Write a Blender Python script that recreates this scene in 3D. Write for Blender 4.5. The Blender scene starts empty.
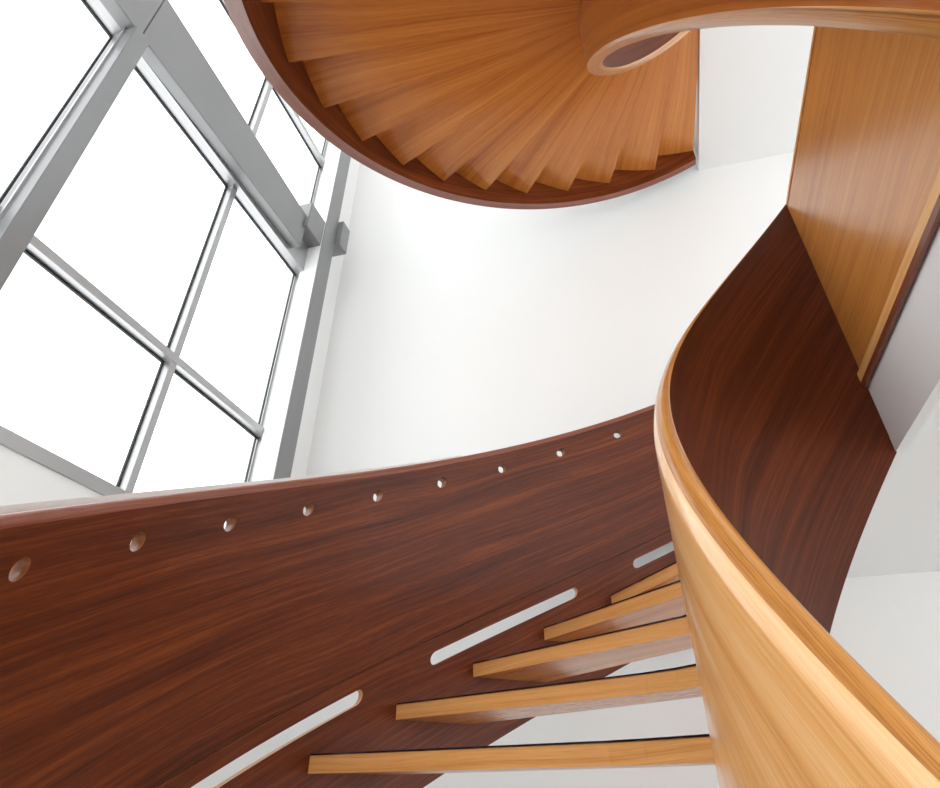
import bpy, bmesh, math
from mathutils import Vector, Matrix
from mathutils.geometry import delaunay_2d_cdt
C = bpy.context.scene.collection
rad, deg = math.radians, math.degrees
H = 1.972                      # camera eye above the lower floor
F = 619.87                     # focal length in pixels of a 940 wide frame
ALPHA = 14.843
C0 = (0.770, 1.304)            # axis of the lower flight
C1 = (0.895, 1.332)            # axis of the upper flight
A0, A1 = -0.485, -1.568        # bearing of the landing edge seen from each axis
ST = 9.399                     # degrees per step
SL = 0.17 / ST
ZL, ZU = H + 1.1154, H + 4.2029
WX, WY = -2.30, 3.74           # glazing plane, far wall
XR, YB = 4.6, -4.6
ZC = H + 7.4

def tab(x, xs, ys):
    if x <= xs[0]: return ys[0]
    for i in range(len(xs) - 1):
        if x <= xs[i + 1]:
            f = (x - xs[i]) / (xs[i + 1] - xs[i])
            # catmull-rom with non uniform clamp
            m0 = (ys[i + 1] - ys[max(i - 1, 0)]) / (xs[i + 1] - xs[max(i - 1, 0)])
            j = min(i + 2, len(xs) - 1)
            m1 = (ys[j] - ys[i]) / (xs[j] - xs[i])
            d = xs[i + 1] - xs[i]
            return ((2*f**3 - 3*f*f + 1) * ys[i] + (f**3 - 2*f*f + f) * d * m0 +
                    (3*f*f - 2*f**3) * ys[i + 1] + (f**3 - f*f) * d * m1)
    return ys[-1]

# ---------------------------------------------------------------- materials
def new_mat(name):
    m = bpy.data.materials.new(name); m.use_nodes = True
    nt = m.node_tree; nt.nodes.clear()
    out = nt.nodes.new('ShaderNodeOutputMaterial'); b = nt.nodes.new('ShaderNodeBsdfPrincipled')
    nt.links.new(b.outputs[0], out.inputs[0])
    return m, nt, b

def wood(name, dark, mid, light, rough=.32, coat=.35, along=.55, across=9., streak=.5, crough=.12, spec=.5):
    m, nt, b = new_mat(name); N = nt.nodes.new; L = nt.links.new
    uv = N('ShaderNodeTexCoord'); info = N('ShaderNodeObjectInfo')
    off = N('ShaderNodeVectorMath'); off.operation = 'SCALE'; off.inputs[0].default_value = (7.3, 13.1, 3.7)
    L(info.outputs['Random'], off.inputs['Scale'])
    add = N('ShaderNodeVectorMath'); L(uv.outputs['UV'], add.inputs[0]); L(off.outputs[0], add.inputs[1])
    # slow waviness that bends the grain
    mw = N('ShaderNodeMapping'); mw.inputs['Scale'].default_value = (.8, 2.5, 1); L(add.outputs[0], mw.inputs[0])
    nw = N('ShaderNodeTexNoise'); nw.inputs['Scale'].default_value = 1.2; nw.inputs['Detail'].default_value = 1; L(mw.outputs[0], nw.inputs['Vector'])
    sub = N('ShaderNodeVectorMath'); sub.operation = 'SUBTRACT'; L(nw.outputs['Color'], sub.inputs[0]); sub.inputs[1].default_value = (.5, .5, .5)
    sc = N('ShaderNodeVectorMath'); sc.operation = 'MULTIPLY'; L(sub.outputs[0], sc.inputs[0]); sc.inputs[1].default_value = (0, .12, 0)
    a2 = N('ShaderNodeVectorMath'); L(add.outputs[0], a2.inputs[0]); L(sc.outputs[0], a2.inputs[1])
    def layer(sx, sy, det, ro=.6):
        mp = N('ShaderNodeMapping'); mp.inputs['Scale'].default_value = (sx, sy, 1); L(a2.outputs[0], mp.inputs[0])
        n = N('ShaderNodeTexNoise'); n.inputs['Scale'].default_value = 1; n.inputs['Detail'].default_value = det
        n.inputs['Roughness'].default_value = ro; L(mp.outputs[0], n.inputs['Vector']); return n
    n1 = layer(along, across, 3); n2 = layer(along * 3, across * 5, 4, .7); n3 = layer(12, 260, 2, .8)
    mix = N('ShaderNodeMix'); mix.data_type = 'FLOAT'; mix.inputs[0].default_value = streak
    L(n1.outputs['Fac'], mix.inputs[2]); L(n2.outputs['Fac'], mix.inputs[3])
    mx2 = N('ShaderNodeMix'); mx2.data_type = 'FLOAT'; mx2.inputs[0].default_value = .22
    L(mix.outputs[0], mx2.inputs[2]); L(n3.outputs['Fac'], mx2.inputs[3])
    cr = N('ShaderNodeValToRGB'); e = cr.color_ramp.elements
    e[0].position = .34; e[0].color = (*dark, 1); e[1].position = .67; e[1].color = (*light, 1)
    k = e.new(.5); k.color = (*mid, 1)
    L(mx2.outputs[0], cr.inputs[0]); L(cr.outputs[0], b.inputs['Base Color'])
    b.inputs['Roughness'].default_value = rough; b.inputs['Specular IOR Level'].default_value = spec
    b.inputs['Coat Weight'].default_value = coat; b.inputs['Coat Roughness'].default_value = crough
    bp = N('ShaderNodeBump'); bp.inputs['Strength'].default_value = 0 if name == 'ribbon_wood_lit' else .05; bp.inputs['Distance'].default_value = .002
    L(n3.outputs['Fac'], bp.inputs['Height']); L(bp.outputs[0], b.inputs['Normal'])
    return m

def plain(name, col, rough=.6, metal=0., var=.0, scale=3.):
    m, nt, b = new_mat(name)
    b.inputs['Base Color'].default_value = (*col, 1); b.inputs['Roughness'].default_value = rough
    b.inputs['Metallic'].default_value = metal
    if var:
        N = nt.nodes.new; L = nt.links.new
        tc = N('ShaderNodeTexCoord'); n = N('ShaderNodeTexNoise'); n.inputs['Scale'].default_value = scale; n.inputs['Detail'].default_value = 3
        L(tc.outputs['Object'], n.inputs['Vector'])
        mr = N('ShaderNodeMapRange'); mr.inputs['To Min'].default_value = 1 - var; mr.inputs['To Max'].default_value = 1 + var
        L(n.outputs['Fac'], mr.inputs['Value'])
        v = N('ShaderNodeVectorMath'); v.operation = 'SCALE'; v.inputs[0].default_value = col; L(mr.outputs[0], v.inputs['Scale'])
        L(v.outputs[0], b.inputs['Base Color'])
    return m

M = {}
M['dark'] = wood('mahogany_dark', (.038, .0055, .001), (.115, .021, .0028), (.24, .056, .009), rough=.46, coat=.06, along=.45, across=11, streak=.6, spec=.25)
M['riser'] = wood('sapele_mid', (.16, .035, .005), (.30, .085, .012), (.42, .14, .025), rough=.4, coat=.1, along=.5, across=14)
M['inner'] = wood('ribbon_wood_shaded', (.035, .0055, .001), (.088, .0165, .003), (.165, .036, .008), rough=.5, coat=.04, along=.6, across=12, spec=.22)  # darker ribbon wood: the weaker light on the concave side is in the colour
M['tread'] = wood('mahogany_tread', (.36, .105, .018), (.58, .205, .040), (.70, .30, .075), rough=.26, coat=.15, along=.35, across=13, streak=.4)
M['light'] = wood('ribbon_wood_lit', (.70, .31, .09), (.90, .49, .18), (.96, .63, .31), rough=.28, coat=.8, along=.3, across=14, crough=.17, streak=.6)  # brighter ribbon wood: strong light on the convex side painted into the tone
M['edge'] = wood('laminated_edge', (.16, .045, .010), (.56, .24, .055), (.76, .38, .12), rough=.32, coat=.45, along=.25, across=70)
M['front'] = wood('tread_front_edge', (.62, .27, .07), (.78, .40, .13), (.88, .52, .21), rough=.4, coat=.15, along=.6, across=60)
M['panel'] = wood('landing_veneer', (.40, .13, .022), (.60, .235, .045), (.72, .33, .085), rough=.3, coat=.5, along=.4, across=22, crough=.2)
M['rim'] = wood('mahogany_rim', (.14, .030, .012), (.22, .055, .022), (.30, .09, .038), rough=.38, coat=.25, along=.4, across=30)
M['white'] = plain('white_plaster', (.81, .81, .805), .75, var=.015, scale=.7)
M['floor'] = plain('pale_stone_floor', (.74, .72, .69), .35, var=.04, scale=1.2)
M['steel'] = plain('brushed_aluminium', (.42, .42, .425), .34, metal=.7, var=.05, scale=4)
M['beamm'] = plain('satin_grey_metal', (.23, .23, .235), .40, metal=.4, var=.05, scale=2)
M['white_metal'] = plain('white_painted_metal', (.82, .82, .82), .35)
M['gasket'] = plain('black_gasket', (.02, .02, .022), .5)
M['nosing'] = plain('dark_metal_nosing', (.10, .10, .11), .22, metal=.9)
def glass():
    m = bpy.data.materials.new('clear_glazing'); m.use_nodes = True; nt = m.node_tree; nt.nodes.clear()
    N = nt.nodes.new; L = nt.links.new
    o = N('ShaderNodeOutputMaterial'); t = N('ShaderNodeBsdfTransparent'); g = N('ShaderNodeBsdfGlossy'); g.inputs['Roughness'].default_value = .02
    t.inputs[0].default_value = (.97, .98, .98, 1)
    mx = N('ShaderNodeMixShader'); mx.inputs[0].default_value = .05
    L(t.outputs[0], mx.inputs[1]); L(g.outputs[0], mx.inputs[2]); L(mx.outputs[0], o.inputs[0])
    return m
M['glass'] = glass()

# ---------------------------------------------------------------- helpers
def empty(name, loc=(0, 0, 0)):
    o = bpy.data.objects.new(name, None); o.empty_display_size = .2; C.objects.link(o); o.location = loc
    return o
def tag(o, label=None, cat=None, group=None, kind=None):
    if label: o['label'] = label
    if cat: o['category'] = cat
    if group: o['group'] = group
    if kind: o['kind'] = kind
    return o
def link(name, verts, faces, mats, parent=None, fm=None, uvs=None, smooth=None):
    me = bpy.data.meshes.new(name)
    me.from_pydata([tuple(v) for v in verts], [], faces)
    for m in mats: me.materials.append(M[m])
    if fm: me.polygons.foreach_set('material_index', fm)
    uvl = me.uv_layers.new(name='UVMap')
    k = 0
    for pi, p in enumerate(me.polygons):
        for j, li in enumerate(p.loop_indices):
            if uvs: uvl.data[li].uv = uvs[pi][j]
            else:
                v = me.vertices[p.vertices[j]].co; n = p.normal
                a = max(range(3), key=lambda i: abs(n[i]))
                uvl.data[li].uv = {0: (v.y, v.z), 1: (v.x, v.z), 2: (v.y, v.x)}[a]
    bm = bmesh.new(); bm.from_mesh(me)
    bmesh.ops.remove_doubles(bm, verts=bm.verts, dist=1e-6)
    bmesh.ops.recalc_face_normals(bm, faces=bm.faces); bm.to_mesh(me); bm.free()
    if smooth:
        me.polygons.foreach_set('use_smooth', [True] * len(me.polygons)); me.set_sharp_from_angle(angle=rad(smooth))
    o = bpy.data.objects.new(name, me); C.objects.link(o)
    if parent:
        o.parent = parent; o.matrix_parent_inverse = Matrix.Translation(parent.matrix_basis.translation).inverted() if parent.parent is None else Matrix()
        if parent.parent is not None:
            o.matrix_parent_inverse = Matrix()
    return o
def box(name, x0, x1, y0, y1, z0, z1, mat, parent=None, bevel=0):
    bm = bmesh.new(); bmesh.ops.create_cube(bm, size=1)
    for v in bm.verts:
        v.co = Vector(((x0 + x1) / 2 + v.co.x * (x1 - x0), (y0 + y1) / 2 + v.co.y * (y1 - y0), (z0 + z1) / 2 + v.co.z * (z1 - z0)))
    if bevel: bmesh.ops.bevel(bm, geom=list(bm.edges), offset=bevel, segments=2, affect='EDGES')
    vs = [v.co.copy() for v in bm.verts]; bm.verts.index_update(); fs = [[v.index for v in f.verts] for f in bm.faces]; bm.free()
    return link(name, vs, fs, [mat], parent)

def pt(c, a0, R, t, z):
    a = rad(a0 + t); return Vector((c[0] + R * math.sin(a), c[1] + R * math.cos(a), z))

def sweep(name, c, a0, ts, prof, mats, parent=None, pm=None, smooth=40, endmat=0):
    """prof(t) -> closed list of (radius, z); pm material index per profile edge"""
    verts, faces, fm, uvs = [], [], [], []
    n = len(prof(ts[0])); U = 0; us = []
    for i, t in enumerate(ts):
        P = prof(t)
        if i:
            pr = prof(ts[i - 1]); U += (pt(c, a0, P[0][0], t, P[0][1]) - pt(c, a0, pr[0][0], ts[i - 1], pr[0][1])).length
        us.append(U)
        for r, z in P: verts.append(pt(c, a0, r, t, z))
    # cross coordinate measured from the middle of the top so that the grain runs along the ribbon
    P0 = prof(ts[len(ts) // 2]); vs = [0]
    for j in range(n):
        a, b = P0[j], P0[(j + 1) % n]; vs.append(vs[-1] + math.hypot(a[0] - b[0], a[1] - b[1]))
    for i in range(len(ts) - 1):
        for j in range(n):
            k = (j + 1) % n
            faces.append([i * n + j, i * n + k, (i + 1) * n + k, (i + 1) * n + j]); fm.append(pm[j] if pm else 0)
            uvs.append([(us[i], vs[j]), (us[i], vs[j + 1]), (us[i + 1], vs[j + 1]), (us[i + 1], vs[j])])
    for i in (0, len(ts) - 1):
        f = [i * n + j for j in range(n)]; faces.append(f); fm.append(endmat)
        P = prof(ts[i]); uvs.append([(z, r) for r, z in P])
    return link(name, verts, faces, mats, parent, fm, uvs, smooth)

def frange(a, b, step):
    n = max(1, int(round((b - a) / step))); return [a + (b - a) * i / n for i in range(n + 1)]

def pierced(name, c, a0, t0, t1, Rf, zlo, zhi, th, slots, dots, mats, parent):
    """curved board between two heights with rounded slots and round holes cut through it"""
    K = 2.25 * math.pi / 180    # metres per degree in the flat layout
    P, E, faces_in = [], [], []
    def loop(pts, closed=True):
        s = len(P); P.extend([Vector(p) for p in pts]); m = len(pts)
        for i in range(m): E.append((s + i, s + (i + 1) % m))
        return s, m
    tt = frange(t0, t1, 1.5)
    outer = [(t * K, zlo(t)) for t in tt] + [(t * K, zhi(t)) for t in reversed(tt)]
    loops = [loop(outer)]
    holes = []
    for (ta, tb, hc, hr) in slots:
        pts = []
        ua, ub = ta * K + hr, tb * K - hr
        n = 12
        hf = lambda u: hc(u / K)
        for i in range(n + 1): u = ua + (ub - ua) * i / n; pts.append((u, hf(u) - hr))
        for i in range(1, 8): a = -math.pi / 2 + math.pi * i / 8; pts.append((ub + hr * math.cos(a), hf(ub) + hr * math.sin(a)))
        for i in range(n + 1): u = ub + (ua - ub) * i / n; pts.append((u, hf(u) + hr))
        for i in range(1, 8): a = math.pi / 2 + math.pi * i / 8; pts.append((ua + hr * math.cos(a), hf(ua) + hr * math.sin(a)))
        loops.append(loop(pts)); holes.append(('s', ua, ub, hf, hr))
    for (tc, h, r) in dots:
        pts = [(tc * K + r * math.cos(2 * math.pi * i / 20), h + r * math.sin(2 * math.pi * i / 20)) for i in range(20)]
        loops.append(loop(pts)); holes.append(('d', tc * K, h, r))
    def inhole(u, h, g=0.):
        for q in holes:
            if q[0] == 'd':
                if math.hypot(u - q[1], h - q[2]) < q[3] + g: return True
            else:
                uu = min(max(u, q[1]), q[2])
                if math.hypot(u - uu, h - q[3](uu)) < q[4] + g: return True
        return False
    for t in frange(t0, t1, 1.5)[1:-1]:
        lo, hi = zlo(t), zhi(t); m = max(2, int((hi - lo) / .08))
        for i in range(1, m):
            h = lo + (hi - lo) * i / m
            if not inhole(t * K, h, .012): P.append(Vector((t * K, h)))
    vs, es, fs, *_ = delaunay_2d_cdt(P, E, [], 1, 1e-5)
    tri = []
    for f in fs:
        cx = sum(vs[i].x for i in f) / len(f); cy = sum(vs[i].y for i in f) / len(f)
        if not inhole(cx, cy, -.0008): tri.append(list(f))
    V, Fc, fm, uv = [], [], [], []
    nv = len(vs)
    for side in (0, 1):
        for p in vs:
            t = p.x / K; V.append(pt(c, a0, Rf(t) + side * th, t, 0) + Vector((0, 0, ZREF(t) + p.y)))
    cnt = {}
    for f in tri:
        Fc.append(f); fm.append(0); uv.append([(vs[i].x, vs[i].y) for i in f])
        Fc.append([i + nv for i in reversed(f)]); fm.append(1); uv.append([(vs[i].x, vs[i].y) for i in reversed(f)])
        for i in range(len(f)):
            a, b = f[i], f[(i + 1) % len(f)]; cnt.setdefault((min(a, b), max(a, b)), []).append((a, b))
    for k, l in cnt.items():
        if len(l) == 1:
            a, b = l[0]; Fc.append([b, a, a + nv, b + nv]); fm.append(2)
            uv.append([(vs[b].x, 0), (vs[a].x, 0), (vs[a].x, th), (vs[b].x, th)])
    return link(name, V, Fc, mats, parent, fm, uv, 30)

# ---------------------------------------------------------------- world, camera
w = bpy.data.worlds.new('overcast_sky'); bpy.context.scene.world = w; w.use_nodes = True
bg = w.node_tree.nodes['Background']; bg.inputs[0].default_value = (.985, .993, 1, 1); bg.inputs[1].default_value = 3.1
cam = bpy.data.cameras.new('camera'); co = bpy.data.objects.new('camera', cam); C.objects.link(co)
cam.sensor_width = 36; cam.lens = F / 940 * 36; cam.shift_x = -(481.39 - 470) / 940; cam.shift_y = (319.25 - 394) / 940
cam.clip_start = .02
p_, r_ = rad(37.1826), rad(-.4601)
fw = Vector((0, math.cos(p_), math.sin(p_))); up = Vector((0, -math.sin(p_), math.cos(p_))); ri = Vector((1, 0, 0))
R2 = ri * math.cos(r_) + up * math.sin(r_); U2 = up * math.cos(r_) - ri * math.sin(r_)
mat = Matrix((R2, U2, -fw)).transposed()
co.matrix_world = (Matrix.Rotation(rad(ALPHA), 3, 'Z') @ mat).to_4x4()
co.location = (0, 0, H)
bpy.context.scene.camera = co
vs_ = bpy.context.scene.view_settings
vs_.view_transform = 'Standard'; vs_.look = 'None'; vs_.gamma = 1; vs_.use_curve_mapping = False; vs_.exposure = 0.0

# ---------------------------------------------------------------- room shell
def S(o): o['kind'] = 'structure'; return o
S(box('floor', WX - .2, XR + .2, YB - .2, WY + .2, -.15, 0, 'floor'))
S(box('ceiling', WX - .2, XR + .2, YB - .2, WY + .2, ZC, ZC + .15, 'white'))
S(box('wall_far', WX - .2, XR + .2, WY, WY + .2, 0, ZC, 'white'))
S(box('wall_right', XR, XR + .2, YB, WY, 0, .3, 'white'))
w3 = S(empty('added_window_right', (XR, 0, .3)))  # unseen glazing added on the right to brighten the lower room
yr = [YB + i * (WY - YB) / 6 for i in range(7)]
for y in yr: box('mullion', XR, XR + .07, y - .03, y + .03, .3, ZC, 'steel', w3)
for z in (.3, 2.7, 3.1, 5.8, 6.2, 8.0, ZC - .05): box('transom', XR + .002, XR + .068, YB, WY, z, z + .05, 'steel', w3)
for i in range(6):
    box('glass_pane', XR + .03, XR + .033, yr[i], yr[i + 1], .3, ZC, 'glass', w3)
ZS = H + 1.018
S(box('wall_left', WX - .2, -2.13, YB, WY, 0, H + 1.018, 'white'))
S(box('wall_left_pier', WX - .2, WX + .0, 3.22, WY, ZS, ZC, 'white'))
S(box('wall_rear', WX - .2, XR + .2, YB - .2, YB, 0, .5, 'white'))

# left curtain wall
wl = S(empty('window_1', (WX, 0, ZS)))
box('sill_frame', -2.13, -2.118, YB, WY, H + .968, H + 1.018, 'steel', wl)
ys = [-4.6, -3.6, -2.5, -1.45, -.4, .62, 1.165, 2.212, 3.20]
zs_front = [(H + 1.018, H + 1.085), (H + 1.792, H + 1.837), (H + 3.165, H + 3.205), (H + 4.44, H + 4.485), (H + 5.7, H + 5.745), (ZC - .05, ZC)]
FB = -2.252
for z0, z1 in zs_front:
    box('transom', WX, FB + .003, YB, 3.20, z0, z1, 'steel', wl)
    if z0 > ZS: box('gasket', WX - .006, WX + .006, YB, 3.20, z0 - .012, z0, 'gasket', wl)
for y in ys[1:-1]:
    box('mullion', WX, FB, y - .022, y + .022, ZS, ZC, 'steel', wl)
    box('gasket', WX - .006, WX + .004, y - .032, y - .022, ZS, ZC, 'gasket', wl)
box('gasket', WX - .006, WX + .006, 3.08, 3.088, ZS, ZC, 'gasket', wl)
box('mullion', WX, FB, 3.10, 3.20, ZS, ZC, 'steel', wl)
zz = [ZS, H + 1.81, H + 3.18, H + 4.42, H + 5.72, ZC]
for i in range(len(ys) - 1):
    for j in range(5):
        box('glass_pane', WX - .004, WX - .001, ys[i], min(ys[i + 1], 3.2), zz[j], zz[j + 1], 'glass', wl)
# unseen glazed rear wall, added to bring daylight in from behind the camera
wr = S(empty('added_window_rear', (0, YB, .5)))
xs = [WX + i * (XR - WX) / 6 for i in range(7)]
for x in xs: box('mullion', x - .03, x + .03, YB, YB + .07, .5, ZC, 'steel', wr)
zr = [.5, 2.0, 3.5, 5.0, 6.7, 8.2, ZC]
for z in zr: box('transom', WX, XR, YB, YB + .06, z - .03 if z > .5 else z, z + .03 if z < ZC else z, 'steel', wr)
for i in range(6):
    for j in range(6):
        box('glass_pane', xs[i], xs[i + 1], YB - .012, YB - .009, zr[j], zr[j + 1], 'glass', wr)

# steel posts and the horizontal beam in front of the glazing
post = empty('steel_column', (-2.16, 3.16, 0))
tag(post, 'tall pale steel box column beside the far white wall, at right end of the glazing', 'column')
box('shaft', WX + .052, -2.11, 3.076, 3.25, H + 1.018, ZC, 'white_metal', post)
box('cover_plate', -2.11, -2.104, 3.078, 3.248, H + 1.018, ZC, 'beamm', post)
box('bracket', -2.235, -2.112, 2.85, 3.074, H + 3.40, H + 3.66, 'beamm', post, .004)
box('bracket', -2.235, -2.06, 3.252, 3.38, H + 3.57, H + 3.84, 'beamm', post, .004)
p2 = empty('steel_column', (-2.16, 1.16, 0))
tag(p2, 'steel column running up to the underside of the wide grey beam, left of the window', 'column')
box('shaft', WX + .052, -2.115, 1.118, 1.212, H + 1.012, H + 3.15, 'beamm', p2, .003)
box('edge_trim', -2.195, -2.185, 1.108, 1.118, H + 1.012, H + 3.15, 'steel', p2)
bm_ = empty('steel_beam', (-2.18, 0, H + 3.15))
tag(bm_, 'wide flat grey metal beam crossing the glazing at upper left', 'beam')
box('beam_section', -2.218, -2.14, YB + .08, 1.172, H + 3.155, H + 3.585, 'beamm', bm_, .003)
b2 = box('beam_section', -2.218, -2.14, 1.176, 2.87, H + 3.155, H + 3.585, 'beamm', bm_, .003)
for v in b2.data.vertices:
    if v.co.y > 2.5: v.co.z += -.06 if v.co.z > H + 3.4 else .055
box('bottom_trim', -2.245, -2.2185, YB + .08, 3.075, H + 3.16, H + 3.42, 'steel', bm_)

# landings
ls = S(box('floor_landing', C0[0], XR, YB + .3, WY, ZL - .255, ZL, 'white'))
S(box('trim_1', C0[0] - .001, C0[0] + .03, .62, WY, ZL - .302, ZL - .255, 'white'))
us = S(box('floor_upper_landing', C1[0], XR, YB + .3, WY, ZU - .10, ZU + .20, 'white'))

# ---------------------------------------------------------------- lower flight
def R0(t):
    r = rad(max(t, -112)); return 2.3475 + .0371 * r - .0548 * r * r
def ri0(t):
    r = rad(max(t, -140)); return .7704 + .039 * r + .0064 * r * r
def zref0(t): return ZL + SL * t
def htop0(t):
    r = rad(max(t, -115)); return 1.029 - .117 * r - .0301 * r * r - .012 * min(1, max(0, (-t - 65) / 25))
def hbot0(t): return -.2044 + .0095 * rad(t)
def hrib_top(t):
    r = rad(max(t, -135)); return .8027 - .2032 * r
def hrib_bot(t):
    r = rad(t); a = -.3139 - .1358 * max(r, -.75)
    f = min(1, max(0, (-r - .72) / .5)); f = f * f * (3 - 2 * f)
    return a + (-.45 - a) * f
ZREF = zref0
OFF, T0 = .3199, -14.313
def tread_mesh(name, c, a0, tf, tb, Rin, Rout, z, th, parent, off, tclip=None, strip=True):
    n, m = 14, 5
    top = []
    def ang(tn, rho, o): return tn + deg(math.asin(min(.99, o / max(rho, 1.12))))
    V = []; UVs = []
    for i in range(n + 1):
        for j in range(m + 1):
            f = i / n; s = j / m
            # solve the radius at each end: the boards follow the curved stringers
            t = tf + (tb - tf) * s
            r0_, r1_ = Rin(ang(t, .8, off)), Rout(ang(t, 2.2, off))
            rho = r0_ + (r1_ - r0_) * f
            tt = ang(tf, rho, off) * (1 - s) + ang(tb, rho, off) * s
            if tclip is not None: tt = min(tt, tclip - (1 - s) * .4)
            rho = min(max(rho, Rin(tt)), Rout(tt)) if 0 < i < n else (Rin(tt) - .014 if i == 0 else Rout(tt) + .006)
            V.append(pt(c, a0, rho, tt, z)); UVs.append((rho, s * .35))
    N1 = len(V); V += [v - Vector((0, 0, th)) for v in V]
    F_, fm, uv = [], [], []
    idx = lambda i, j: i * (m + 1) + j
    for i in range(n):
        for j in range(m):
            q = [idx(i, j), idx(i + 1, j), idx(i + 1, j + 1), idx(i, j + 1)]
            F_.append(q); fm.append(0); uv.append([UVs[k] for k in q])
            F_.append([k + N1 for k in reversed(q)]); fm.append(0); uv.append([UVs[k] for k in reversed(q)])
    def rim(seq, mi):
        for a, b in zip(seq[:-1], seq[1:]):
            F_.append([a, b, b + N1, a + N1]); fm.append(mi)
            uv.append([(UVs[a][0] + UVs[a][1], 0), (UVs[b][0] + UVs[b][1], 0), (UVs[b][0] + UVs[b][1], th), (UVs[a][0] + UVs[a][1], th)])
    rim([idx(i, 0) for i in range(n + 1)], 1); rim([idx(i, m) for i in range(n, -1, -1)], 1)
    rim([idx(n, j) for j in range(m + 1)], 0); rim([idx(0, j) for j in range(m, -1, -1)], 0)
    o = link(name, V, F_, ['tread', 'front'], parent, fm, uv)
    if strip:
        inward = (V[idx(n // 2, 2)] - V[idx(n // 2, 0)]); inward.z = 0; inward.normalize()
        sec = ((-.003, .0042), (-.003, -.0008), (.0, -.0008), (.0, .0004), (.03, .0004), (.03, .0042)); pts = []
        for i in range(n + 1):
            a_ = V[idx(max(i - 1, 0), 0)]; b_ = V[idx(min(i + 1, n), 0)]; d = (b_ - a_).normalized(); nn = Vector((d.y, -d.x, 0))
            if nn.dot(inward) < 0: nn = -nn
            P_ = V[idx(i, 0)] + (d * .008 if i == 0 else d * -.008 if i == n else Vector())
            for (u, v) in sec: pts.append(P_ + nn * u + Vector((0, 0, v)))
        fs = []
        for i in range(n):
            for k in range(6): fs.append([i * 6 + k, i * 6 + (k + 1) % 6, i * 6 + 6 + (k + 1) % 6, i * 6 + 6 + k])
        fs += [list(range(6)), list(range(n * 6, n * 6 + 6))]
        link('nosing_strip', pts, fs, ['nosing'], o)
    return o

lo = empty('spiral_staircase', (C0[0], C0[1], 0))
tag(lo, 'lower curving wooden flight with open risers and dark pierced outer balustrade, nearest the viewer', 'staircase')
TS = frange(-178, 0, 1.5)
OT = .05
SEAM = .29
slots = [(a, a + 19.7, lambda t: .208, .0245) for a in (-132.7, -104.9, -77.0, -49.3, -21.6)]
pierced('stringer', C0, A0, -178, .5, R0, lambda t: hbot0(t), lambda t: SEAM - .004, .028, slots, [], ['dark', 'white', 'panel'], lo)
dots = [(-20.93 - 9.21 * i, tab(-20.93 - 9.21 * i, [-110, -85, -58, -39, -21, -11], [.99, .992, .985, .975, .955, .94]), .0265) for i in range(-1, 11)]
pierced('balustrade', C0, A0, -178, .5, R0, lambda t: SEAM, lambda t: htop0(t) - .034, OT, [], dots, ['dark', 'white', 'riser'], lo)
sweep('groove_backing', C0, A0, TS, lambda t: [(R0(t) + .010, zref0(t) + SEAM - .012), (R0(t) + .010, zref0(t) + SEAM + .012), (R0(t) + .024, zref0(t) + SEAM + .012), (R0(t) + .024, zref0(t) + SEAM - .012)], ['dark'], lo)
def cap_prof(t):
    z = zref0(t) + htop0(t); r = R0(t); a = r - .001; b = r + OT
    return [(a, z - .034), (a, z - .026), (a + .003, z - .012), (a + .010, z - .003), (a + .02, z), (b - .01, z), (b - .002, z - .008), (b - .002, z - .034)]
sweep('handrail', C0, A0, TS + [.5], cap_prof, ['rim', 'white'], lo)
def skin(t):
    z = zref0(t) + htop0(t); r = R0(t) + OT
    return [(r, z + .018), (r, z - .08), (r + .02, z - .08), (r + .02, z + .018)]
ek = sweep('outer_cladding', C0, A0, frange(-178, -45, 1.5), skin, ['white'], lo); ek['label'] = 'white edge strip behind the wooden rail'
TI = .0521
def rib_prof(t, r=None):
    a = ri0(t); b = a - TI; z1 = zref0(t) + hrib_top(t); z0 = zref0(t) + hrib_bot(t); h = TI / 2
    w = TI - .008; v = .085
    P = [(b, z0), (b, z1 - .006), (b + .008, z1)]
    for k in range(1, 12):
        u = math.pi / 2 * k / 12; P.append((b + .008 + w * math.sin(u), z1 - v + v * math.cos(u)))
    P += [(a, z1 - v), (a, z0)]
    return P
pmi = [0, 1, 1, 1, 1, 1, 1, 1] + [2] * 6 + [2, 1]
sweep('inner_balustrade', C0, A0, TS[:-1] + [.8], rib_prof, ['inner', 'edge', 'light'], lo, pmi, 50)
for k in range(0, 18):
    tf = -ST * k + T0; tb = tf + ST
    tread_mesh('tread', C0, A0, tf, tb, ri0, R0, ZL - .17 * k, .05, lo, OFF, tclip=(-.2 if k < 2 else None))

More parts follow.
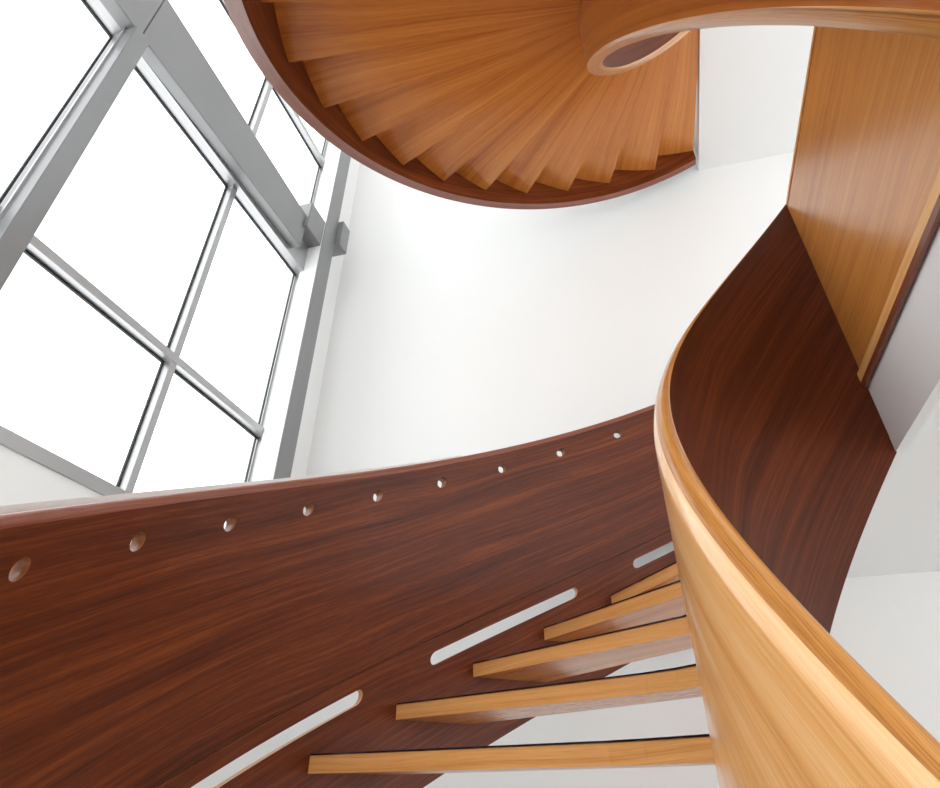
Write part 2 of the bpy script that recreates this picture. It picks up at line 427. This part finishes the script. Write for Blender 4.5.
# ---------------------------------------------------------------- upper flight
def R1(t):  # inner face of the outer stringer
    r = rad(max(t, -112)); return 2.2021 - .0062 * r - .1886 * r**2 - .1605 * r**3 - .0526 * r**4
def ri1(t):
    r = rad(t); return .8523 - .009 * r - .0187 * r * r
def zref1(t): return ZU + SL * t
def hb(t):
    r = rad(max(t, -112)); return -.1899 + .0941 * r + .185 * r * r + .0846 * r**3
TIPS = [-8.1, -18.3, -27.6, -36.95, -46.3, -55.76, -65.13, -74.6, -83.9, -93.3]
tipt = lambda i: .6 if i < 0 else (TIPS[i] if i < 10 else -93.3 - 9.4 * (i - 9))
up_ = empty('spiral_staircase', (C1[0], C1[1], ZL))
tag(up_, 'upper curving flight seen from below, fan of orange wooden treads at top of view', 'staircase')
T1S = frange(-168, 0.6, 1.2)
def st_prof(t):
    r = R1(t); z0 = zref1(t) + hb(t); z1 = zref1(t) + 1.03
    return [(r, z0), (r, z1), (r + .012, z1 + .012), (r + .046, z1 + .012), (r + .0585, z1), (r + .0585, z0)]
sweep('stringer', C1, A1, T1S, st_prof, ['dark', 'rim', 'white'], up_, [0, 1, 1, 1, 2, 1], 40)
TW = .0625
def rib1_prof(t):
    a = ri1(t); b = a - TW; z0 = zref1(t) - .4246; z1 = zref1(t) + .80
    h = TW / 2; P = [(b, z0 + .004), (b, z1 - h)]
    for k in range(1, 8):
        u = math.pi * k / 8; P.append((a - h - h * math.cos(u), z1 - h + h * math.sin(u)))
    P += [(a, z1 - h), (a, z0 + .004), (a - .004, z0), (b + .004, z0)]
    return P
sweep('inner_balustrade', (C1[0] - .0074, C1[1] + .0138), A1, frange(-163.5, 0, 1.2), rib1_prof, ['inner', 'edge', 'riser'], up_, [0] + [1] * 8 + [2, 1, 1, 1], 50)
for i in range(-1, 17):
    tb = tipt(i) - 1.3; tf = tipt(i + 1) - 1.3
    tread_mesh('tread', C1, A1, tf, tb, ri1, R1, ZU - .193 - .17 * i, .05, up_, .05, strip=(i > 4))

# straight balustrades along the landing edges
def landing_panel(x, z, y0, y1, label, hz):
    o = empty('landing_balustrade', (x, (y0 + y1) / 2, z)); tag(o, label, 'balustrade')
    box('panel', x, x + .05, y0, y1, z - .036, z + hz - .03, 'panel', o)
    box('top_rail', x - .002, x + .052, y0, y1, z + hz - .03, z + hz, 'front', o, .008)
    box('bottom_rail', x - .014, x + .05, y0, y1, z - .070, z - .034, 'front', o, .002)
    box('bottom_trim', x - .014, x - .002, y0, y1, z - .088, z - .070, 'rim', o)
    return o
landing_panel(C0[0] - .004, ZL + .008, .62, 2.013, 'straight orange wood panel standing on the edge of the white landing', .795)
landing_panel(C1[0] + .01, ZU + .21, .62, 2.10, 'straight wood panel on the upper landing edge above the flights', .75)
